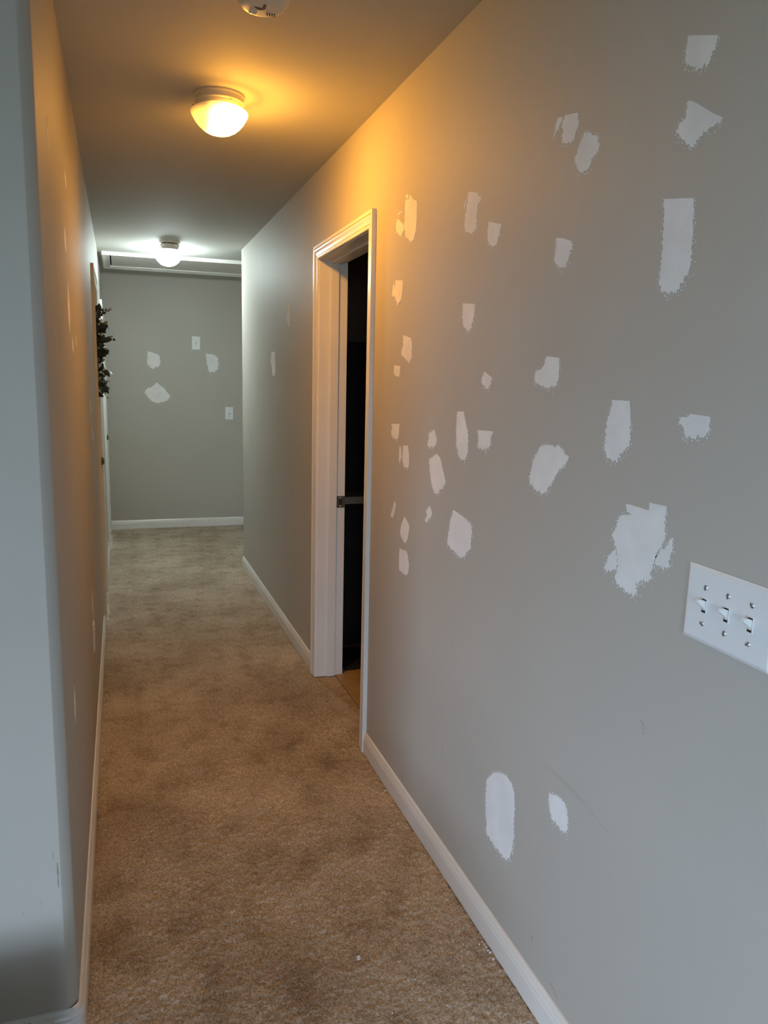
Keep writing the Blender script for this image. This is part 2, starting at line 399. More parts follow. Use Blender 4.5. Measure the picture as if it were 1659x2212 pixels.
# strike plate on the far jamb, lip wrapped over its edge
sp = MB().box(XR+0.094, XR+0.136, D1[1]-0.0022, D1[1]-0.0002, 0.868, 0.926)
sp.box(XR+0.1345, XR+0.1375, D1[1]-0.0022, D1[1]+0.006, 0.874, 0.920)
strike = sp.build('strike_plate', 'bronze', d1, bevel=0.0007)
MB().box(XR+0.106, XR+0.122, D1[1]-0.0029, D1[1]-0.0015, 0.884, 0.910).build('latch_hole', 'dark', strike)
for zz in (0.876, 0.918): MB().lathe([(0, 0.0012), (0.0035, 0.0008), (0.004, 0)], 10).build('strike_screw', 'screw', strike).matrix_local = Matrix.Translation((XR+0.112, D1[1]-0.0022, zz)) @ Matrix.Rotation(math.pi/2, 4, 'X')
# the leaf is hinged on the near jamb and swung right back into the bathroom
slab(d1, D1[1]-D1[0]-0.006, DOOR_H-0.004, Matrix.Translation((XR+0.155, D1[0]-0.019, 0)) @ Matrix.Rotation(math.radians(-96), 4, 'Z'))

d2 = doorway('door_2', 'white cased door with a wreath in the left wall', XL, 1, D2, WT)
slab(d2, D2[1]-D2[0]-0.006, DOOR_H-0.004, Matrix.Translation((XL-0.060, D2[0]+0.003, 0)))
stops(d2, XL-0.040, XL-0.010, D2)
d3 = doorway('door_3', 'white cased door in the left wall next to the end wall', XL, 1, D3, WT)
slab(d3, D3[1]-D3[0]-0.006, DOOR_H-0.004, Matrix.Translation((XL-0.060, D3[0]+0.003, 0)))
stops(d3, XL-0.040, XL-0.010, D3)

# bathroom floor of planks
bf = struct(MB().box(XR+0.1, 3.0, 2.02, 4.62, -0.004, -0.001).build('floor_bath', 'dark'), 'tan wood-look plank floor inside the bathroom doorway', 'floor')
pl = {}
for i in range(18):
    ya = 2.03+i*0.145
    yb = min(ya+0.143, 4.615)
    for j, (xa, xb) in enumerate([(XR+0.100, XR+0.72+0.3*(i % 2)), (XR+0.722+0.3*(i % 2), 2.995)]):
        if D1[0]-J < yb and ya < D1[1]+J: xs = xa
        else: xs = max(xa, XR+WT+0.001)
        MB().box(xs, xb, ya, yb, -0.001, 0.003).build('plank', 'vinyl', bf)

# ------------------------------------------------------------------ spackle patches on the walls
rng = random.Random(11)
def ragged(poly, k, amp, step):
    """outline with the leading k edges clean (trowel edge) and the rest torn"""
    out = []; n = len(poly)
    cx = sum(p[0] for p in poly)/n; cz = sum(p[1] for p in poly)/n
    zs = [p[1] for p in poly]; zmin, zmax = min(zs), max(zs)
    area = sum(poly[i][0]*poly[(i+1) % n][1]-poly[(i+1) % n][0]*poly[i][1] for i in range(n))
    s = 1 if area > 0 else -1
    torn = []
    for i in range(n):
        a, b = Vector(poly[i]), Vector(poly[(i+1) % n]); d = b-a; L = d.length
        out.append(tuple(a))
        if L < 1e-5: continue
        nrm = Vector((d.y, -d.x))/L*s
        if i < k:
            m_ = max(1, int(L/(step*4)))
            for j in range(1, m_): out.append(tuple(a+d*(j/m_)+nrm*rng.gauss(0, amp*0.12)))
            continue
        low = 1.0 - ((a.y+b.y)/2-zmin)/max(zmax-zmin, 1e-4)
        am = amp*(0.45+1.1*low)
        m_ = max(1, int(L/step))
        for j in range(1, m_):
            t = (j+rng.uniform(-0.3, 0.3))/m_
            out.append(tuple(a+d*t+nrm*rng.gauss(0, am)))
        torn.append((a, d, nrm, L, am))
    return out, torn
def patch_mesh(poly, k, amp=0.0018, step=0.003, th=0.0007):
    o2, torn = ragged(poly, k, amp, step)
    pieces = [o2]
    for a, d, nrm, L, am in torn:              # loose flecks and drag marks along the torn edges
        for _ in range(int(L/0.0035)):
            t = rng.random(); off = abs(rng.gauss(0, 1))*am*1.9+am*0.8
            c = a+d*t+nrm*off; r = rng.uniform(0.0004, 0.0012)
            ang = rng.uniform(0, 6.28); e = rng.uniform(1.0, 2.6)
            pieces.append([(c.x+r*math.cos(ang+q*1.5708)*(1 if q % 2 else e), c.y+r*math.sin(ang+q*1.5708)*(1 if q % 2 else e)) for q in range(4)])
    return pieces, th
def put_patches(data, to3, wall, name='spackle_patch', m='patch', **kw):
    for k, poly in data:
        pieces, th = patch_mesh(poly, k, **kw)
        v, f = [], []
        for pc in pieces:
            n = len(v); q = len(pc); t_ = th if pc is pieces[0] else th*0.6
            v += [to3(a, b, 0.0) for a, b in pc] + [to3(a, b, t_) for a, b in pc]
            f += [(n+i, n+(i+1) % q, n+q+(i+1) % q, n+q+i) for i in range(q)] + [tuple(n+q+i for i in range(q))]
        o = mesh_obj(name, v, f, m, wall)
        bm = bmesh.new(); bm.from_mesh(o.data); bmesh.ops.triangulate(bm, faces=[x for x in bm.faces if len(x.verts) > 4]); bm.to_mesh(o.data); bm.free()
PATCH_RIGHT = [
 (4,[(2.4786,2.0687),(2.4449,2.0641),(2.4421,2.0773),(2.3972,2.0508),(2.3733,2.0452),(2.3701,1.9880),(2.3748,1.9561),(2.3985,1.9296),(2.4330,1.9338),(2.4636,1.9477),(2.4841,1.9878),(2.4802,2.0392)]),
 (1,[(2.5519,2.0250),(2.4943,1.9961),(2.4832,1.9772),(2.5142,1.9626),(2.5568,1.9789),(2.5665,1.9968)]),
 (5,[(2.4743,2.0846),(2.4563,2.0815),(2.4515,2.0695),(2.4669,2.0689),(2.4769,2.0774)]),
 (0,[(2.5486,2.0364),(2.5202,2.0404),(2.5078,2.0367),(2.5442,2.0330)]),
 (3,[(1.9883,1.9869),(1.9698,1.9857),(1.9250,1.9714),(1.9242,1.9630),(1.9066,1.9604),(1.9079,1.9493),(1.9249,1.9445),(1.9292,1.9120),(1.9267,1.8864),(1.9387,1.8790),(1.9646,1.8780),(1.9948,1.8885),(2.0056,1.9044),(1.9994,1.9357),(1.9912,1.9619)]),
 (0,[(2.0028,1.9718),(1.9970,1.9674),(2.0059,1.9477),(2.0106,1.9572)]),
 (1,[(1.8560,1.8890),(1.7853,1.8703),(1.7923,1.8514),(1.8018,1.8352),(1.8164,1.8214),(1.8454,1.8309),(1.8588,1.8462),(1.8579,1.8705)]),
 (2,[(2.5561,1.8247),(2.4811,1.8162),(2.4846,1.7890),(2.4942,1.7548),(2.5263,1.7427),(2.5483,1.7542),(2.5555,1.7714),(2.5885,1.7746),(2.5882,1.7941),(2.5766,1.8123),(2.5603,1.8009)]),
 (1,[(1.9941,1.6999),(1.9183,1.6924),(1.9212,1.6680),(1.9253,1.6501),(1.9308,1.6321),(1.9572,1.6222),(1.9838,1.6352),(1.9948,1.6693)]),
 (2,[(2.4664,1.6383),(2.3914,1.6254),(2.3807,1.5979),(2.3834,1.5554),(2.4101,1.5500),(2.4759,1.5711),(2.4811,1.5850),(2.4660,1.6009)]),
 (2,[(2.5495,1.5409),(2.4856,1.5372),(2.4929,1.5019),(2.5208,1.5019),(2.5491,1.5133)]),
 (1,[(1.8426,1.5151),(1.7976,1.4993),(1.8054,1.4828),(1.8222,1.4684),(1.8490,1.4803),(1.8580,1.4964)]),
 (2,[(2.5653,1.3391),(2.4808,1.3439),(2.4848,1.3072),(2.4977,1.2870),(2.5533,1.2965),(2.5631,1.3091),(2.5512,1.3288)]),
 (1,[(2.1706,1.3443),(2.1579,1.3274),(2.1453,1.3107),(2.1649,1.2940),(2.2014,1.2863),(2.2228,1.2943),(2.2106,1.3134),(2.2154,1.3285)]),
 (3,[(2.0048,1.4054),(1.9625,1.4071),(1.9522,1.3858),(1.9360,1.3592),(1.9265,1.3346),(1.9269,1.2933),(1.9416,1.2745),(1.9636,1.2711),(1.9875,1.2829),(2.0016,1.3101),(2.0069,1.3476),(2.0067,1.3830)]),
 (1,[(1.8685,1.3619),(1.7815,1.3641),(1.7910,1.3405),(1.7919,1.3253),(1.8054,1.3151),(1.8424,1.3133),(1.8641,1.3170),(1.8602,1.3396)]),
 (3,[(2.4364,1.2736),(2.3940,1.2772),(2.3825,1.2527),(2.3779,1.2142),(2.4022,1.1990),(2.4295,1.2058),(2.4422,1.2215),(2.4412,1.2501)]),
 (0,[(2.4717,1.2687),(2.4650,1.2693),(2.4545,1.2403),(2.4612,1.2196),(2.4731,1.2098),(2.4765,1.2324)]),
 (3,[(2.1444,1.2717),(2.1177,1.2634),(2.0943,1.2296),(2.0707,1.1976),(2.0955,1.1719),(2.1422,1.1487),(2.1668,1.1621),(2.1789,1.1838),(2.1957,1.2207),(2.2036,1.2485)]),
 (6,[(2.5127,1.0716),(2.4946,1.0640),(2.5032,1.0389),(2.5233,1.0116),(2.5485,1.0118),(2.5341,1.0368)]),
 (9,[(2.4096,1.0348),(2.3637,1.0166),(2.3586,1.0033),(2.3717,0.9665),(2.3905,0.9477),(2.4068,0.9464),(2.4372,0.9622),(2.4467,0.9751),(2.4360,1.0005)]),
 (0,[(2.1857,1.1044),(2.1672,1.0890),(2.1762,1.0744),(2.2126,1.0507),(2.2214,1.0545),(2.2041,1.0749),(2.2135,1.0867)]),
 (2,[(2.0078,1.1235),(1.9869,1.1216),(1.9206,1.1125),(1.8840,1.1014),(1.8774,1.0770),(1.8857,1.0355),(1.9115,1.0180),(1.9320,0.9979),(1.9578,0.9970),(1.9999,1.0062),(2.0406,1.0176),(2.0296,1.0649),(2.0206,1.0999),(2.0136,1.1024)]),
 (9,[(2.4465,0.9176),(2.4295,0.9168),(2.3827,0.9210),(2.3690,0.9124),(2.3527,0.8787),(2.3584,0.8499),(2.3777,0.8373),(2.4467,0.8411),(2.4484,0.8860)]),
 (2,[(1.5138,2.0399),(1.4656,2.0304),(1.4627,2.0147),(1.4588,2.0072),(1.4687,1.9951),(1.4714,1.9830),(1.4814,1.9792),(1.5074,1.9835),(1.5212,1.9899),(1.5217,2.0044),(1.5195,2.0136),(1.5251,2.0240),(1.5175,2.0339)]),
 (2,[(1.5404,2.0428),(1.5224,2.0391),(1.5280,2.0303),(1.5380,2.0210),(1.5485,2.0151),(1.5544,2.0078),(1.5581,2.0099),(1.5516,2.0226),(1.5476,2.0371)]),
 (0,[(1.4388,1.9821),(1.4211,1.9819),(1.4104,1.9737),(1.3885,1.9657),(1.3895,1.9577),(1.3788,1.9467),(1.3831,1.9356),(1.4015,1.9310),(1.4075,1.9158),(1.4223,1.9088),(1.4405,1.9099),(1.4559,1.9200),(1.4666,1.9409),(1.4600,1.9553),(1.4474,1.9702)]),
 (1,[(1.1420,2.0514),(1.0731,2.0260),(1.0751,2.0145),(1.0836,2.0047),(1.0872,1.9892),(1.1104,1.9907),(1.1458,2.0097),(1.1465,2.0275),(1.1440,2.0439)]),
 (4,[(1.1320,1.9496),(1.1192,1.9443),(1.0936,1.9281),(1.0687,1.9111),(1.0435,1.8968),(1.0579,1.8920),(1.0772,1.8900),(1.0964,1.8819),(1.1114,1.8712),(1.1368,1.8908),(1.1541,1.9076),(1.1495,1.9163),(1.1319,1.9251)]),
 (1,[(1.1709,1.8034),(1.0980,1.7901),(1.0942,1.7675),(1.0925,1.7232),(1.0908,1.6866),(1.0965,1.6710),(1.1152,1.6462),(1.1343,1.6439),(1.1634,1.6500),(1.1668,1.6687),(1.1650,1.7028),(1.1676,1.7562)]),
 (2,[(1.5232,1.7960),(1.4951,1.7907),(1.4600,1.7796),(1.4566,1.7705),(1.4639,1.7560),(1.4739,1.7385),(1.4850,1.7288),(1.5041,1.7329),(1.5251,1.7502),(1.5235,1.7646),(1.5205,1.7803)]),
 (1,[(1.5321,1.5461),(1.4816,1.5418),(1.4809,1.5223),(1.4807,1.4987),(1.4915,1.4829),(1.5218,1.4767),(1.5490,1.4823),(1.5811,1.4903),(1.5797,1.5124),(1.5530,1.5190),(1.5383,1.5310),(1.5417,1.5378)]),
 (2,[(1.2821,1.4577),(1.2265,1.4574),(1.2191,1.4179),(1.2149,1.3840),(1.2352,1.3591),(1.2639,1.3386),(1.2847,1.3449),(1.2925,1.3587),(1.2945,1.3922),(1.2933,1.4163),(1.2835,1.4357),(1.2783,1.4524)]),
 (1,[(1.0606,1.4409),(1.0144,1.4380),(1.0143,1.4154),(1.0240,1.4037),(1.0523,1.3996),(1.0728,1.4074),(1.0774,1.4195),(1.0866,1.4273),(1.0837,1.4337),(1.0629,1.4357)]),
 (0,[(1.5369,1.3479),(1.5080,1.3531),(1.4764,1.3481),(1.4680,1.3550),(1.4193,1.3322),(1.4421,1.3108),(1.4675,1.2918),(1.4828,1.2681),(1.5169,1.2412),(1.5562,1.2471),(1.5837,1.2636),(1.5749,1.2877),(1.5639,1.3174)]),
 (3,[(1.2125,1.2655),(1.1454,1.2634),(1.1461,1.2779),(1.1003,1.2780),(1.1020,1.2525),(1.0964,1.2206),(1.1118,1.1986),(1.1225,1.1703),(1.1249,1.1401),(1.1656,1.1251),(1.1625,1.0999),(1.1922,1.0990),(1.2242,1.1076),(1.2298,1.1209),(1.2250,1.1465),(1.2297,1.1697),(1.2486,1.1950),(1.2379,1.2213),(1.2267,1.2412),(1.1917,1.2479),(1.2087,1.2501)]),
 (0,[(1.0778,1.2265),(1.0767,1.2050),(1.0807,1.1734),(1.1046,1.1677),(1.1171,1.1738),(1.1141,1.1902),(1.0946,1.2067)]),
 (0,[(1.2522,1.1575),(1.2322,1.1740),(1.2274,1.1337),(1.2547,1.1272),(1.2671,1.1280)]),
 (0,[(1.6857,0.4768),(1.6457,0.4955),(1.6132,0.5013),(1.5838,0.4932),(1.5734,0.4771),(1.5706,0.4515),(1.5655,0.4362),(1.5694,0.4067),(1.5650,0.3819),(1.5601,0.3684),(1.5677,0.3399),(1.5707,0.3177),(1.5825,0.2934),(1.5930,0.2904),(1.5956,0.2803),(1.6349,0.2810),(1.6696,0.2805),(1.7085,0.2901),(1.7185,0.3491),(1.7241,0.4046),(1.7195,0.4400),(1.6959,0.4620)]),
 (0,[(1.4143,0.5614),(1.3924,0.5726),(1.3676,0.5781),(1.3508,0.5762),(1.3412,0.5640),(1.3349,0.5437),(1.3348,0.5198),(1.3442,0.5061),(1.3654,0.5096),(1.3984,0.5100),(1.4080,0.5309),(1.4153,0.5517)]),
 (9,[(4.3557,1.9028),(4.2993,1.8923),(4.2929,1.8248),(4.3035,1.7771),(4.3431,1.7795),(4.3721,1.8189),(4.3612,1.8749)]),
 (9,[(4.8503,1.6539),(4.7264,1.6502),(4.7199,1.5828),(4.7107,1.5377),(4.7405,1.5078),(4.7747,1.5027),(4.8163,1.5130),(4.8439,1.5720),(4.8793,1.5880),(4.8506,1.6233)]),
]
PATCH_FAR = [
 (2,[(0.2690,1.7280),(0.3043,1.7201),(0.3691,1.6980),(0.3843,1.6376),(0.3664,1.5882),(0.3212,1.5698),(0.2886,1.5738),(0.2597,1.6034),(0.2636,1.6824)]),
 (2,[(0.8148,1.7250),(0.8904,1.7182),(0.9244,1.6944),(0.9408,1.6043),(0.9260,1.5758),(0.8975,1.5481),(0.8445,1.5517),(0.8267,1.6136),(0.8216,1.6818)]),
 (3,[(0.3446,1.4344),(0.4152,1.3742),(0.4503,1.3253),(0.4741,1.3040),(0.4524,1.2819),(0.4306,1.2567),(0.3700,1.2465),(0.3335,1.2305),(0.2689,1.2791),(0.2256,1.3307),(0.2536,1.3773),(0.2895,1.3841)]),
]
PATCH_LEFT = [
 (9,[(2.5671,2.0790),(2.6113,2.0656),(2.6221,2.0500),(2.6023,2.0275),(2.5618,2.0366),(2.5515,2.0519)]),
 (9,[(2.4287,1.8969),(2.4755,1.8722),(2.4801,1.8482),(2.4433,1.8181),(2.3991,1.8358),(2.3949,1.8591)]),
 (9,[(2.4713,1.7555),(2.5198,1.6956),(2.5168,1.6459),(2.4614,1.5935),(2.4141,1.6389),(2.4172,1.6865)]),
 (9,[(2.5841,1.5994),(2.6268,1.5795),(2.6334,1.5633),(2.6053,1.5460),(2.5653,1.5610),(2.5592,1.5768)]),
 (9,[(2.7861,1.6181),(2.8306,1.6010),(2.8413,1.5868),(2.8208,1.5715),(2.7800,1.5844),(2.7698,1.5983)]),
 (9,[(3.8967,1.3743),(3.9646,1.3401),(3.9744,1.3153),(3.9283,1.2930),(3.8646,1.3198),(3.8555,1.3439)]),
 (9,[(3.9431,1.2506),(4.0600,1.2057),(4.1065,1.1735),(4.0931,1.1456),(3.9887,1.1823),(3.9449,1.2135)]),
 (9,[(3.2335,0.6378),(3.2938,0.5635),(3.3067,0.5157),(3.2747,0.4811),(3.2188,0.5416),(3.2068,0.5879)]),
 (9,[(1.9857,0.7127),(2.0023,0.6634),(1.9950,0.6343),(1.9618,0.6169),(1.9436,0.6566),(1.9506,0.6849)]),
 (9,[(1.9472,2.0370),(1.9577,2.0104),(1.9551,1.9873),(1.9385,1.9606),(1.9274,1.9799),(1.9300,2.0027)]),
]
CRUMBS = [(0.889, 1.66), (0.887, 1.639), (0.886, 1.626), (0.878, 1.616), (0.885, 1.65), (0.877, 1.594), (0.542, 1.701), (0.656, 1.59), (0.567, 1.508), (-0.091, 2.495), (0.005, 2.404), (0.888, 2.472), (0.85, 2.417), (0.825, 1.667), (0.865, 1.654), (0.566, 2.128)]

put_patches(PATCH_RIGHT, lambda y, z, t: (XR-t, y, z), wall_right)
put_patches(PATCH_FAR, lambda x, z, t: (x, YF-t, z), wall_far, amp=0.0035, step=0.008)
put_patches(PATCH_LEFT, lambda y, z, t: (XL+t, y, z), wall_left, th=0.0005)

# scuffs and scratches (thin dark marks rubbed on the paint)
def scuff(wall, to3, pts, wid, m='scuff'):
    pts = [Vector(p) for p in pts]; n = len(pts); a_, b_ = [], []
    for i, p in enumerate(pts):
        d = (pts[min(i+1, n-1)]-pts[max(i-1, 0)]).normalized(); k = wid*math.sin(math.pi*(i+0.4)/(n-0.2))
        a_.append(p+Vector((-d.y, d.x))*k/2); b_.append(p-Vector((-d.y, d.x))*k/2)
    loop = a_+b_[::-1]; q = len(loop)
    v = [to3(p.x, p.y, 0) for p in loop]+[to3(p.x, p.y, 0.0003) for p in loop]
    f = [(i, (i+1) % q, q+(i+1) % q, q+i) for i in range(q)]+[(q+i, q+i+1, 2*q-2-i, 2*q-1-i) for i in range(n-1)]
    mesh_obj('scuff_mark', v, f, m, wall)
RW = lambda y, z, t: (XR-t, y, z)
FW = lambda x, z, t: (x, YN-t, z)
scuff(wall_right, RW, [(2.06, 0.945), (2.03, 0.94), (2.0, 0.93), (1.965, 0.924)], 0.006, 'smudge')
scuff(wall_right, RW, [(1.126, 0.867), (1.121, 0.871), (1.116, 0.869), (1.112, 0.862), (1.111, 0.855)], 0.0012)
scuff(wall_right, RW, [(1.112, 0.850), (1.1095, 0.848)], 0.0016)
scuff(wall_right, RW, [(1.45, 0.62), (1.40, 0.622), (1.34, 0.62), (1.27, 0.615), (1.2, 0.60)], 0.012, 'smudge')
scuff(wall_right, RW, [(1.456, 0.172), (1.453, 0.167), (1.448, 0.160)], 0.0022)
scuff(wall_right, RW, [(1.975, 0.738), (1.973, 0.728), (1.974, 0.716)], 0.0012)
scuff(wall_right, RW, [(2.02, 0.40), (2.022, 0.37), (2.024, 0.345)], 0.0012)
scuff(wall_right, RW, [(1.60, 0.60), (1.598, 0.596)], 0.002)
scuff(wall_right, RW, [(1.36, 0.12), (1.345, 0.115), (1.33, 0.105)], 0.0018)
scuff(wall_left, FW, [(-0.160, 0.445), (-0.1595, 0.425), (-0.160, 0.40), (-0.159, 0.385)], 0.0035)
scuff(wall_left, FW, [(-0.168, 0.47), (-0.1675, 0.455)], 0.002)
scuff(wall_left, FW, [(-0.232, 0.345), (-0.233, 0.335)], 0.0014)
scuff(wall_left, FW, [(-0.197, 0.357), (-0.198, 0.352)], 0.0014)

# ================================================================== things
# flush-mounted hall lamps: ridged fitter, mushroom glass, three thumb screws
def lamp(label, x, y, g, fit, rot):
    t = tag(empty('ceiling_lamp', (x, y, H)), label, 'lamp', 'hall ceiling lamps')
    prof = [(0.0, 0.0), (0.0835, 0.0), (0.0855, -0.003), (0.0855, -0.007), (0.082, -0.009), (0.0815, -0.021), (0.0835, -0.023), (0.0845, -0.0255), (0.0835, -0.028), (0.081, -0.030),
            (0.080, -0.043), (0.0785, -0.044), (0.0775, -0.043), (0.0775, -0.004), (0.0, -0.004)]
    smooth_by_angle(MB().lathe(prof, 64).build('fitter', fit, t), 35)
    gp = [(0.0725, -0.0310), (0.0735, -0.0360), (0.0752, -0.0410), (0.082, -0.0450), (0.0905, -0.0490), (0.0960, -0.0535), (0.0975, -0.0580), (0.0958, -0.0635), (0.0905, -0.0735),
          (0.082, -0.0870), (0.070, -0.1010), (0.056, -0.1130), (0.040, -0.1215), (0.022, -0.1270), (0.0, -0.1290)]
    o = MB().lathe(gp, 56).build('glass_shade', g, t, smooth=True)
    for k in range(3):
        a = rot+k*2*math.pi/3
        sw = MB().lathe([(0, 0.012), (0.0032, 0.0115), (0.0038, 0.009), (0.0032, 0.0065), (0.0018, 0.006), (0.0018, -0.004), (0, -0.004)], 10).build('thumb_screw', fit, t, smooth=True)
        sw.matrix_local = Matrix.Translation((0.080*math.cos(a), 0.080*math.sin(a), -0.036)) @ Matrix.Rotation(a, 4, 'Z') @ Matrix.Rotation(math.pi/2, 4, 'Y')
    return t
lamp('warm glowing mushroom-glass lamp on the ceiling near the bathroom door', 0.356, 2.880, glass_mat('warm_lamp_glass', **WARM), 'fitter', math.radians(-72))
lamp('cool white glowing mushroom-glass lamp on the ceiling near the attic hatch', 0.378, 6.25, glass_mat('cool_lamp_glass', **COOL), 'fitter_white', math.radians(-60))

# smoke alarms
def smoke(label, x, y, rz):
    t = tag(empty('smoke_alarm', (x, y, H), rz), label, 'smoke alarm', 'smoke alarms on the hall ceiling')
    smooth_by_angle(MB().lathe([(0, 0), (0.073, 0), (0.073, -0.004), (0.069, -0.010), (0.060, -0.012), (0, -0.012)], 56).build('mounting_base', 'cream', t), 30)
    MB().lathe([(0, -0.010), (0.0585, -0.010), (0.0585, -0.019), (0, -0.019)], 40).build('vent_gap', 'dark', t)
    for k in range(14):
        a = 2*math.pi*k/14
        f_ = MB().box(-0.003, 0.003, -0.0012, 0.0012, -0.0195, -0.0105).build('vent_fin', 'cream', t)
        f_.matrix_local = Matrix.Translation((0.0605*math.cos(a), 0.0605*math.sin(a), 0)) @ Matrix.Rotation(a, 4, 'Z')
    body = [(0, -0.018), (0.0655, -0.018), (0.0675, -0.0195), (0.0675, -0.023), (0.065, -0.030), (0.061, -0.038), (0.056, -0.0445), (0.050, -0.0480), (0.042, -0.0495), (0, -0.0505)]
    b_ = smooth_by_angle(MB().lathe(body, 56).build('body', 'cream', t), 30)
    # printed maker's mark and line of small print on the near side of the cover, slots of the sounder behind it
    def flat(name, pts, m, par):
        return MB().loft([(x_, y_, -0.0501) for x_, y_ in pts], [(x_, y_, -0.0514) for x_, y_ in pts]).build(name, m, par)
    flat('printed_mark', [(-0.0008, -0.026), (0.0008, -0.026), (0.0014, -0.021), (0.0045, -0.0165), (0.0028, -0.0125), (-0.0028, -0.0125), (-0.0045, -0.0165), (-0.0014, -0.021)], 'ink', b_)
    flat('printed_mark', [(-0.004, -0.0085), (0.004, -0.0085), (0.004, -0.0065), (-0.004, -0.0065)], 'ink', b_)
    for r, (xa, xb) in enumerate([(-0.022, 0.006), (-0.018, 0.003), (-0.012, -0.001)]):
        y_ = -0.003+r*0.0042; n = 6-r*2
        for q in range(n):
            p0 = xa+(xb-xa)*q/n; p1 = xa+(xb-xa)*(q+0.8)/n
            flat('printed_line', [(p0, y_), (p1, y_), (p1, y_+0.0022), (p0, y_+0.0022)], 'ink', b_)
    for q in range(4):
        s0 = 0.012+q*0.0065
        flat('sounder_slot', [(s0, 0.016), (s0+0.0024, 0.016), (s0+0.0064, 0.030), (s0+0.004, 0.030)], 'dark', b_)
    MB().lathe([(0, -0.0528), (0.009, -0.0526), (0.0105, -0.0515), (0.0105, -0.049), (0, -0.049)], 24, -0.020, 0.028).build('test_button', 'cream', b_, smooth=True)
    return t
smoke('off-white round smoke alarm at the top edge, nearest on the ceiling', 0.368, 2.086, math.radians(3))
smoke('off-white round smoke alarm just in front of the cool white lamp', 0.373, 5.955, math.radians(40))

# attic hatch
def hatch():
    x0, x1, y0, y1 = -0.100, 1.42, 6.60, 7.41
    t = tag(empty('attic_hatch', ((x0+x1)/2, (y0+y1)/2, H)), 'white framed attic hatch in the ceiling before the end wall', 'hatch')
    ox, oy = (x0+x1)/2, (y0+y1)/2
    tw = 0.057; pr = [(0, 0), (0, 0.014), (0.006, 0.017), (0.022, 0.018), (0.036, 0.022), (0.050, 0.028), (0.057, 0.028), (0.057, 0)]  # (outwards from opening, drop)
    a, b, c, d = x0+tw-ox, x1-tw-ox, y0+tw-oy, y1-tw-oy
    def ring(pt): return [pt(u, -q) for u, q in pr]
    sides = [((a, c), (b, c), (-1, -1), (1, -1)), ((b, c), (b, d), (1, -1), (1, 1)), ((b, d), (a, d), (1, 1), (-1, 1)), ((a, d), (a, c), (-1, 1), (-1, -1))]
    for p, q, sp_, sq in sides:
        MB().loft(ring(lambda u, z: (p[0]+sp_[0]*u, p[1]+sp_[1]*u, z)), ring(lambda u, z: (q[0]+sq[0]*u, q[1]+sq[1]*u, z))).build('hatch_trim', 'trim', t)
    MB().box(a+0.012, b-0.012, c+0.006, d-0.006, -0.009, -0.001).build('hatch_panel', 'trim', t, bevel=0.001)
    MB().box(a+0.0005, b-0.0005, c+0.0005, d-0.0005, -0.0012, -0.0004).build('hatch_gap', 'dark', t)
    for x, y in [(a+0.035, c+0.10), (a+0.036, c+0.24), (a+0.037, c+0.38), (a+0.038, c+0.52), (0.84-ox, 6.80-oy), (0.80-ox, 7.20-oy)]:
        MB().lathe([(0, -0.0118), (0.0045, -0.0110), (0.006, -0.009), (0, -0.009)], 12, x, y).build('rivet', 'screw', t, smooth=True)
hatch()

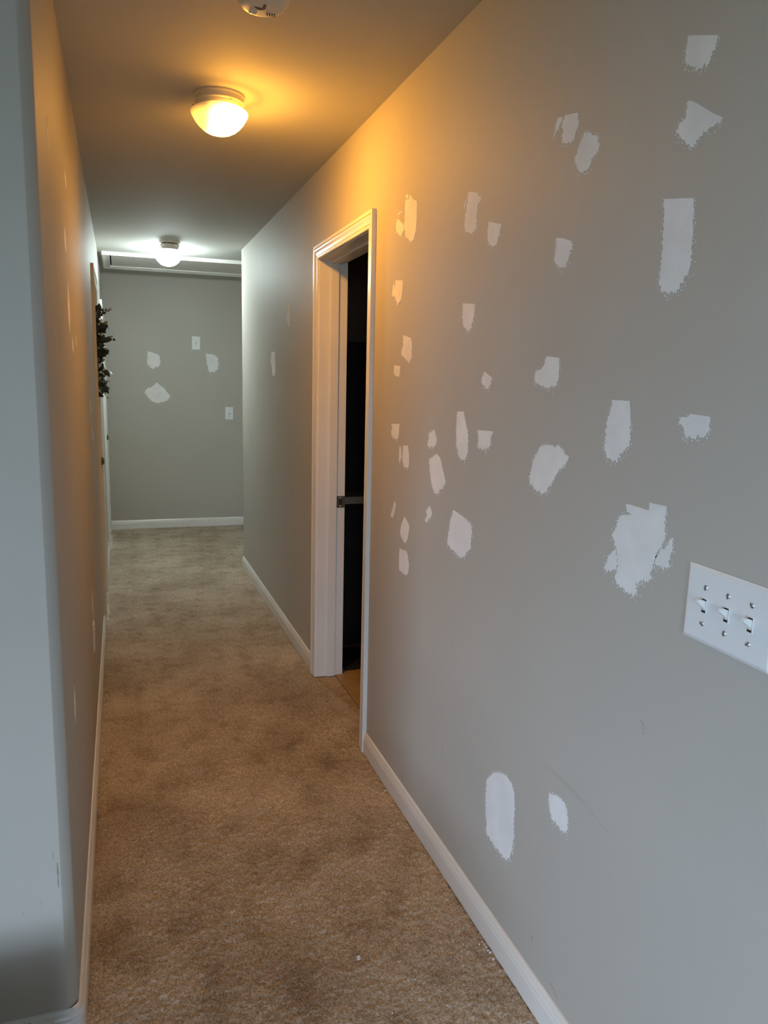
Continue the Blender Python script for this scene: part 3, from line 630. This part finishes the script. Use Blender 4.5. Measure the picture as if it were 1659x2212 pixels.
# switch plates
def plate(name, label, cat, group, w_, h_, gangs, mtx, pitch=0.0493, socket=False):
    """plate in its own frame: x across, y up, z out of the wall"""
    t = tag(empty(name), label, cat, group); t.matrix_world = mtx
    hw, hh, e = w_/2, h_/2, 0.006
    pm = MB().loft([(-hw, -hh, 0), (hw, -hh, 0), (hw, hh, 0), (-hw, hh, 0)], [(-hw, -hh, 0.0025), (hw, -hh, 0.0025), (hw, hh, 0.0025), (-hw, hh, 0.0025)])
    pm.loft([(-hw, -hh, 0.0025), (hw, -hh, 0.0025), (hw, hh, 0.0025), (-hw, hh, 0.0025)], [(-hw+e, -hh+e, 0.006), (hw-e, -hh+e, 0.006), (hw-e, hh-e, 0.006), (-hw+e, hh-e, 0.006)])
    body = pm.build('wall_plate', 'plate', t, bevel=0.0008)
    def scr(x, y, ang):
        s_ = MB().lathe([(0, 0.0018), (0.0036, 0.0015), (0.0047, 0.0002), (0.0047, -0.001), (0, -0.001)], 16).build('screw', 'screw', t, smooth=True)
        s_.matrix_local = Matrix.Translation((x, y, 0.006)) @ Matrix.Rotation(ang, 4, 'Z')
        MB().box(-0.0044, 0.0044, -0.0006, 0.0006, 0.0011, 0.0021).build('screw_slot', 'dark', s_)
    for g in range(gangs):
        x = (g-(gangs-1)/2)*pitch
        if socket:
            for y in (-0.0195, 0.0195):
                r_ = MB().box(x-0.017, x+0.017, y-0.014, y+0.014, 0.005, 0.0075).build('receptacle', 'plastic', t, bevel=0.003)
                for q in (-0.0063, 0.0063): MB().box(x+q-0.0011, x+q+0.0011, y-0.001, y+0.007, 0.0070, 0.0078).build('slot', 'dark', r_)
                MB().lathe([(0, 0.0078), (0.0024, 0.0078), (0.0024, 0.007)], 10, x, y-0.008).build('slot', 'dark', r_)
            scr(x, 0, 0.4)
            continue
        # rim of the toggle opening, dark inside, lever tipped upwards
        rim = MB()
        for bx in ((-0.0062, 0.0062, 0.0115, 0.0130), (-0.0062, 0.0062, -0.0130, -0.0115), (-0.0062, -0.0050, -0.0115, 0.0115), (0.0050, 0.0062, -0.0115, 0.0115)):
            rim.box(x+bx[0], x+bx[1], bx[2], bx[3], 0.0055, 0.0070)
        rim.build('toggle_rim', 'plastic', t)
        MB().box(x-0.0050, x+0.0050, -0.0115, 0.0115, 0.0056, 0.0062).build('toggle_opening', 'dark', t)
        lev = MB()
        a_ = [(x-0.0043, -0.0085, 0.0058), (x+0.0043, -0.0085, 0.0058), (x+0.0043, 0.0085, 0.0058), (x-0.0043, 0.0085, 0.0058)]
        m_ = [(x-0.0043, -0.0020, 0.0095), (x+0.0043, -0.0020, 0.0095), (x+0.0043, 0.0095, 0.0080), (x-0.0043, 0.0095, 0.0080)]
        b_ = [(x-0.0034, 0.0062, 0.0215), (x+0.0034, 0.0062, 0.0215), (x+0.0034, 0.0125, 0.0195), (x-0.0034, 0.0125, 0.0195)]
        lev.sweep([a_, m_, b_]).build('toggle', 'plastic', t, bevel=0.0008)
        scr(x, 0.0305, rng.uniform(0, 3)); scr(x, -0.0305, rng.uniform(0, 3))
    return t
def wall_frame(origin, xdir, tilt=0.0):
    """frame on a wall: local x along xdir, local y up, local z = x cross y (out of the wall)"""
    X = Vector(xdir).normalized(); Y = Vector((0, 0, 1)); Z = X.cross(Y)
    return Matrix.Translation(origin) @ Matrix(((X.x, Y.x, Z.x), (X.y, Y.y, Z.y), (X.z, Y.z, Z.z))).to_4x4() @ Matrix.Rotation(tilt, 4, 'Z')
plate('switch_plate', 'wide white three-toggle switch plate on the right wall', 'light switch', 'switch plates', 0.190, 0.127, 3, wall_frame((XR, 0.9325, 1.1315), (0, -1, 0), -0.018), pitch=0.0493)
plate('switch_plate', 'small white switch plate, the higher one on the end wall', 'light switch', 'switch plates', 0.080, 0.127, 1, wall_frame((0.723, YF, 1.823), (1, 0, 0), -0.02))
plate('switch_plate', 'small white switch plate, the lower one on the end wall near the corner', 'light switch', 'switch plates', 0.080, 0.125, 1, wall_frame((1.037, YF, 1.141), (1, 0, 0)))
plate('outlet_plate', 'white duplex outlet plate low on the left wall', 'outlet', None, 0.074, 0.118, 1, wall_frame((XL, 3.18, 0.448), (0, 1, 0)), socket=True)

# wreath on the left door
def wreath():
    cx, cy, cz = XL-0.010, 5.17, 1.625
    t = tag(empty('wreath', (cx, cy, cz)), 'twig wreath of dark leaves and cream buds on the left door', 'wreath')
    rg = random.Random(5); R0 = 0.215
    for k in range(4):                        # wound twigs
        pts = []
        ph = rg.uniform(0, 6.28); wv = rg.choice((3, 4, 5))
        for i in range(61):
            a = 2*math.pi*i/60; rr = R0+0.016*math.cos(wv*a+ph); xx = 0.016*math.sin(wv*a+ph)
            pts.append((xx, rr*math.cos(a), rr*math.sin(a)))
        MB().tube(pts, 0.0065, 6).build('twig_ring', 'twig', t, smooth=True)
    # leaf shapes: cupped ovals with a folded midrib
    def leaf_mesh(L, Wd, cup, m):
        v, f = [], []; n = 6
        for i in range(n+1):
            u = i/n; hw = Wd/2*math.sin(math.pi*min(0.97, 0.05+u*0.92))**0.75; z = cup*math.sin(math.pi*u*0.9)
            v += [(u*L, -hw, z+hw*0.35), (u*L, 0, z), (u*L, hw, z+hw*0.35)]
        for i in range(n):
            for c in (0, 1): f.append((i*3+c, i*3+c+1, i*3+c+4, i*3+c+3))
        k = len(v); v += [(x, y, z-0.0009) for x, y, z in v]; f += [tuple(k+i for i in q)[::-1] for q in f]
        me = bpy.data.meshes.new('leaf'); me.from_pydata(v, [], f); me.polygons.foreach_set('use_smooth', [True]*len(f)); me.materials.append(M[m]); return me
    leaves = [leaf_mesh(0.052, 0.027, 0.006, 'leaf'), leaf_mesh(0.044, 0.030, 0.008, 'leaf'), leaf_mesh(0.060, 0.026, 0.004, 'leaf'), leaf_mesh(0.046, 0.018, 0.004, 'leaf2')]
    def put(me, name, p, d, roll, s=1.0):
        d = Vector(d).normalized(); q = d.to_track_quat('X', 'Z').to_matrix().to_4x4()
        o = bpy.data.objects.new(name, me); C.objects.link(o); o.parent = t
        o.matrix_local = Matrix.Translation(p) @ q @ Matrix.Rotation(roll, 4, 'X') @ Matrix.Scale(s, 4)
    def rnd_dir(a):
        out = Vector((rg.uniform(0.0, 1.0), math.cos(a)*rg.uniform(-0.7, 1), math.sin(a)*rg.uniform(-0.7, 1)))
        tang = Vector((0, -math.sin(a), math.cos(a)))*rg.uniform(-1, 1)
        return out+tang
    for i in range(150):
        a = rg.uniform(0, 2*math.pi); r = R0+rg.uniform(-0.045, 0.05)
        p = Vector((rg.uniform(-0.012, 0.042), r*math.cos(a), r*math.sin(a)))
        put(leaves[rg.choice((0, 0, 1, 1, 2, 3))], 'leaf', p, rnd_dir(a), rg.uniform(0, 6.28), rg.uniform(0.85, 1.35))
    bud = MB().lathe([(0, -0.006), (0.0045, -0.003), (0.0055, 0.001), (0.003, 0.006), (0, 0.009)], 8)
    bme = None
    # sprigs reaching out of the ring, each with little leaves and buds
    for i in range(16):
        a = rg.uniform(0, 2*math.pi) if i > 3 else (-0.9, 0.9, 1.9, -1.9)[i]
        p0 = Vector((0.01, R0*math.cos(a), R0*math.sin(a)))
        d = Vector((0.9 if i < 9 else 0.4, math.cos(a)*0.5, math.sin(a)*0.6+rg.uniform(-0.3, 0.1))).normalized()
        Ls = rg.uniform(0.07, 0.115); sag = rg.uniform(-0.01, 0.02)
        pts = [p0+d*Ls*j/6+Vector((0, 0, -sag*(j/6)**2)) for j in range(7)]
        MB().tube(pts, [0.0022-0.0002*j for j in range(7)], 5).build('sprig', 'twig', t, smooth=True)
        for j in (3, 4, 5, 6):
            if rg.random() < 0.55:
                put(leaves[3 if rg.random() < 0.4 else 1], 'leaf', pts[j], d+Vector((rg.uniform(-.8, .8), rg.uniform(-.8, .8), rg.uniform(-.8, .8))), rg.uniform(0, 6.28), 0.55)
            elif i % 2 == 0:
                if bme is None:
                    o = bud.build('bud', 'bud', t, smooth=True); bme = o.data; o.matrix_local = Matrix.Translation(pts[j])
                else: put(bme, 'bud', pts[j], (rg.uniform(-1, 1), rg.uniform(-1, 1), 1), 0, rg.uniform(0.8, 1.3))
    for i in range(14):
        a = rg.uniform(0, 2*math.pi); r = R0+rg.uniform(-0.03, 0.04)
        put(bme, 'bud', (rg.uniform(0.03, 0.055), r*math.cos(a), r*math.sin(a)), rnd_dir(a), 0, rg.uniform(0.9, 1.6))
wreath()

# bathroom vanity, mirror and rug, all in the dark
def vanity():
    x0, x1, y0, y1 = 1.06, 2.2, 3.98, 4.60
    t = tag(empty('vanity', ((x0+x1)/2, (y0+y1)/2, 0)), 'dark wood vanity in the unlit bathroom', 'vanity')
    ox, oy = (x0+x1)/2, (y0+y1)/2
    B_ = lambda a, b, c, d, e, f_: MB().box(a-ox, b-ox, c-oy, d-oy, e, f_)
    B_(x0, x1, y0, y1, 0.10, 0.83).build('cabinet_body', 'espresso', t)
    B_(x0, x1, y0+0.06, y1, 0.003, 0.10).build('toe_kick', 'espresso', t)
    B_(x0-0.02, x1+0.02, y0-0.03, y1, 0.83, 0.868).build('countertop', 'counter', t, bevel=0.004)
    n = 3; w_ = (x1-x0-0.02)/n
    for i in range(n):
        a = x0+0.01+i*w_
        dr = B_(a+0.006, a+w_-0.006, y0-0.018, y0, 0.13, 0.80).build('cabinet_door', 'espresso', t, bevel=0.003)
        MB().tube([(a+w_-0.05-ox, y0-0.018-oy, 0.62), (a+w_-0.05-ox, y0-0.045-oy, 0.625), (a+w_-0.05-ox, y0-0.045-oy, 0.715), (a+w_-0.05-ox, y0-0.018-oy, 0.72)], 0.005, 8).build('handle', 'nickel', dr, smooth=True)
vanity()
def hutch():
    x0, x1, y0, y1, z0, z1 = 1.06, 2.2, 4.16, 4.60, 0.869, 1.70
    t = tag(empty('wall_hutch', ((x0+x1)/2, (y0+y1)/2, z0)), 'dark wood cabinet standing on the vanity in the unlit bathroom', 'cabinet')
    ox, oy = (x0+x1)/2, (y0+y1)/2
    MB().box(x0-ox, x1-ox, y0-oy, y1-oy, 0, z1-z0).build('cabinet_body', 'espresso', t, bevel=0.003)
    w_ = (x1-x0)/4
    for i in range(4):
        a = x0+i*w_-ox
        dr = MB().box(a+0.004, a+w_-0.004, y0-0.018-oy, y0-oy, 0.02, z1-z0-0.03).build('cabinet_door', 'espresso', t, bevel=0.003)
        hx = a+(0.03 if i % 2 else w_-0.03)
        MB().tube([(hx, y0-0.018-oy, 0.12), (hx, y0-0.04-oy, 0.13), (hx, y0-0.04-oy, 0.70), (hx, y0-0.018-oy, 0.71)], 0.004, 8).build('handle', 'bronze', dr, smooth=True)
hutch()
def rug():
    x0, x1, y0, y1 = 1.06, 1.72, 3.655, 3.95
    nx, ny = 66, 30; r = random.Random(2); v, f = [], []
    for j in range(ny+1):
        for i in range(nx+1):
            e = min(i, nx-i, j, ny-j)
            v.append((x0+(x1-x0)*i/nx+r.uniform(-.003, .003), y0+(y1-y0)*j/ny+r.uniform(-.003, .003), 0.0035+(0 if e == 0 else 0.012+r.uniform(0, 0.007))))
    for j in range(ny):
        for i in range(nx): f.append((j*(nx+1)+i, j*(nx+1)+i+1, (j+1)*(nx+1)+i+1, (j+1)*(nx+1)+i))
    tag(mesh_obj('bath_rug', v, f, 'rug'), 'black shaggy rug on the tan bathroom floor', 'rug')
rug()

# low dark chest by the wall corner, guessed and shaped, below the view, to shade the wall face
ch = tag(empty('added_shade_chest', (-0.60, 1.15, 0)), 'low dark wooden chest added by the left corner to shade the wall foot', 'chest')
MB().box(-0.37, 0.40, -0.19, 0.19, 0.04, 0.30).build('chest_body', 'chest', ch, bevel=0.004)
MB().box(-0.385, 0.415, -0.205, 0.205, 0.30, 0.325).build('chest_lid', 'chest', ch, bevel=0.004)
for sx in (-1, 1):
    for sy in (-1, 1):
        MB().box(sx*0.34-0.02, sx*0.34+0.02, sy*0.16-0.02, sy*0.16+0.02, -0.003, 0.04).build('foot', 'chest', ch)

# crumbs of spackle on the carpet
rg = random.Random(9)
where = ['white spackle crumb in the little pile by the right baseboard']*6 + ['white flake lying alone in the middle of the near carpet', 'tiny white crumb on the near carpet right of the flake', 'tiny white crumb at the bottom edge of the carpet',
    'white crumb close to the left baseboard', 'tiny white crumb right of the one by the left baseboard', 'white crumb at the right baseboard below the doorway', 'tiny white crumb just off the right baseboard below the doorway',
    'tiny white crumb left of the little pile', 'small white crumb beside the little pile', 'tiny white crumb in the middle of the carpet behind the flake']
for i, (x, y) in enumerate(CRUMBS):
    s = (0.0035, 0.0045, 0.004, 0.005, 0.003, 0.0035, 0.0075, 0.0026, 0.003, 0.004, 0.0025, 0.004, 0.0025, 0.0025, 0.003, 0.0025)[i]
    v = []
    for k in range(8):
        a = k*math.pi/4; q = s*rg.uniform(0.6, 1.1); v.append((q*math.cos(a)*1.5, q*math.sin(a)*0.8, 0.0))
    v2 = [(p[0]*0.6+rg.uniform(-.2, .2)*s, p[1]*0.6+rg.uniform(-.2, .2)*s, s*rg.uniform(0.5, 0.9)) for p in v]
    o = MB().loft(v, v2).build('spackle_crumb', 'patch')
    o.location = (min(x, XR-0.022), y, 0.001); o.rotation_euler = (0, 0, rg.uniform(0, 3))
    tag(o, where[i], 'crumb', 'spackle crumbs on the carpet')
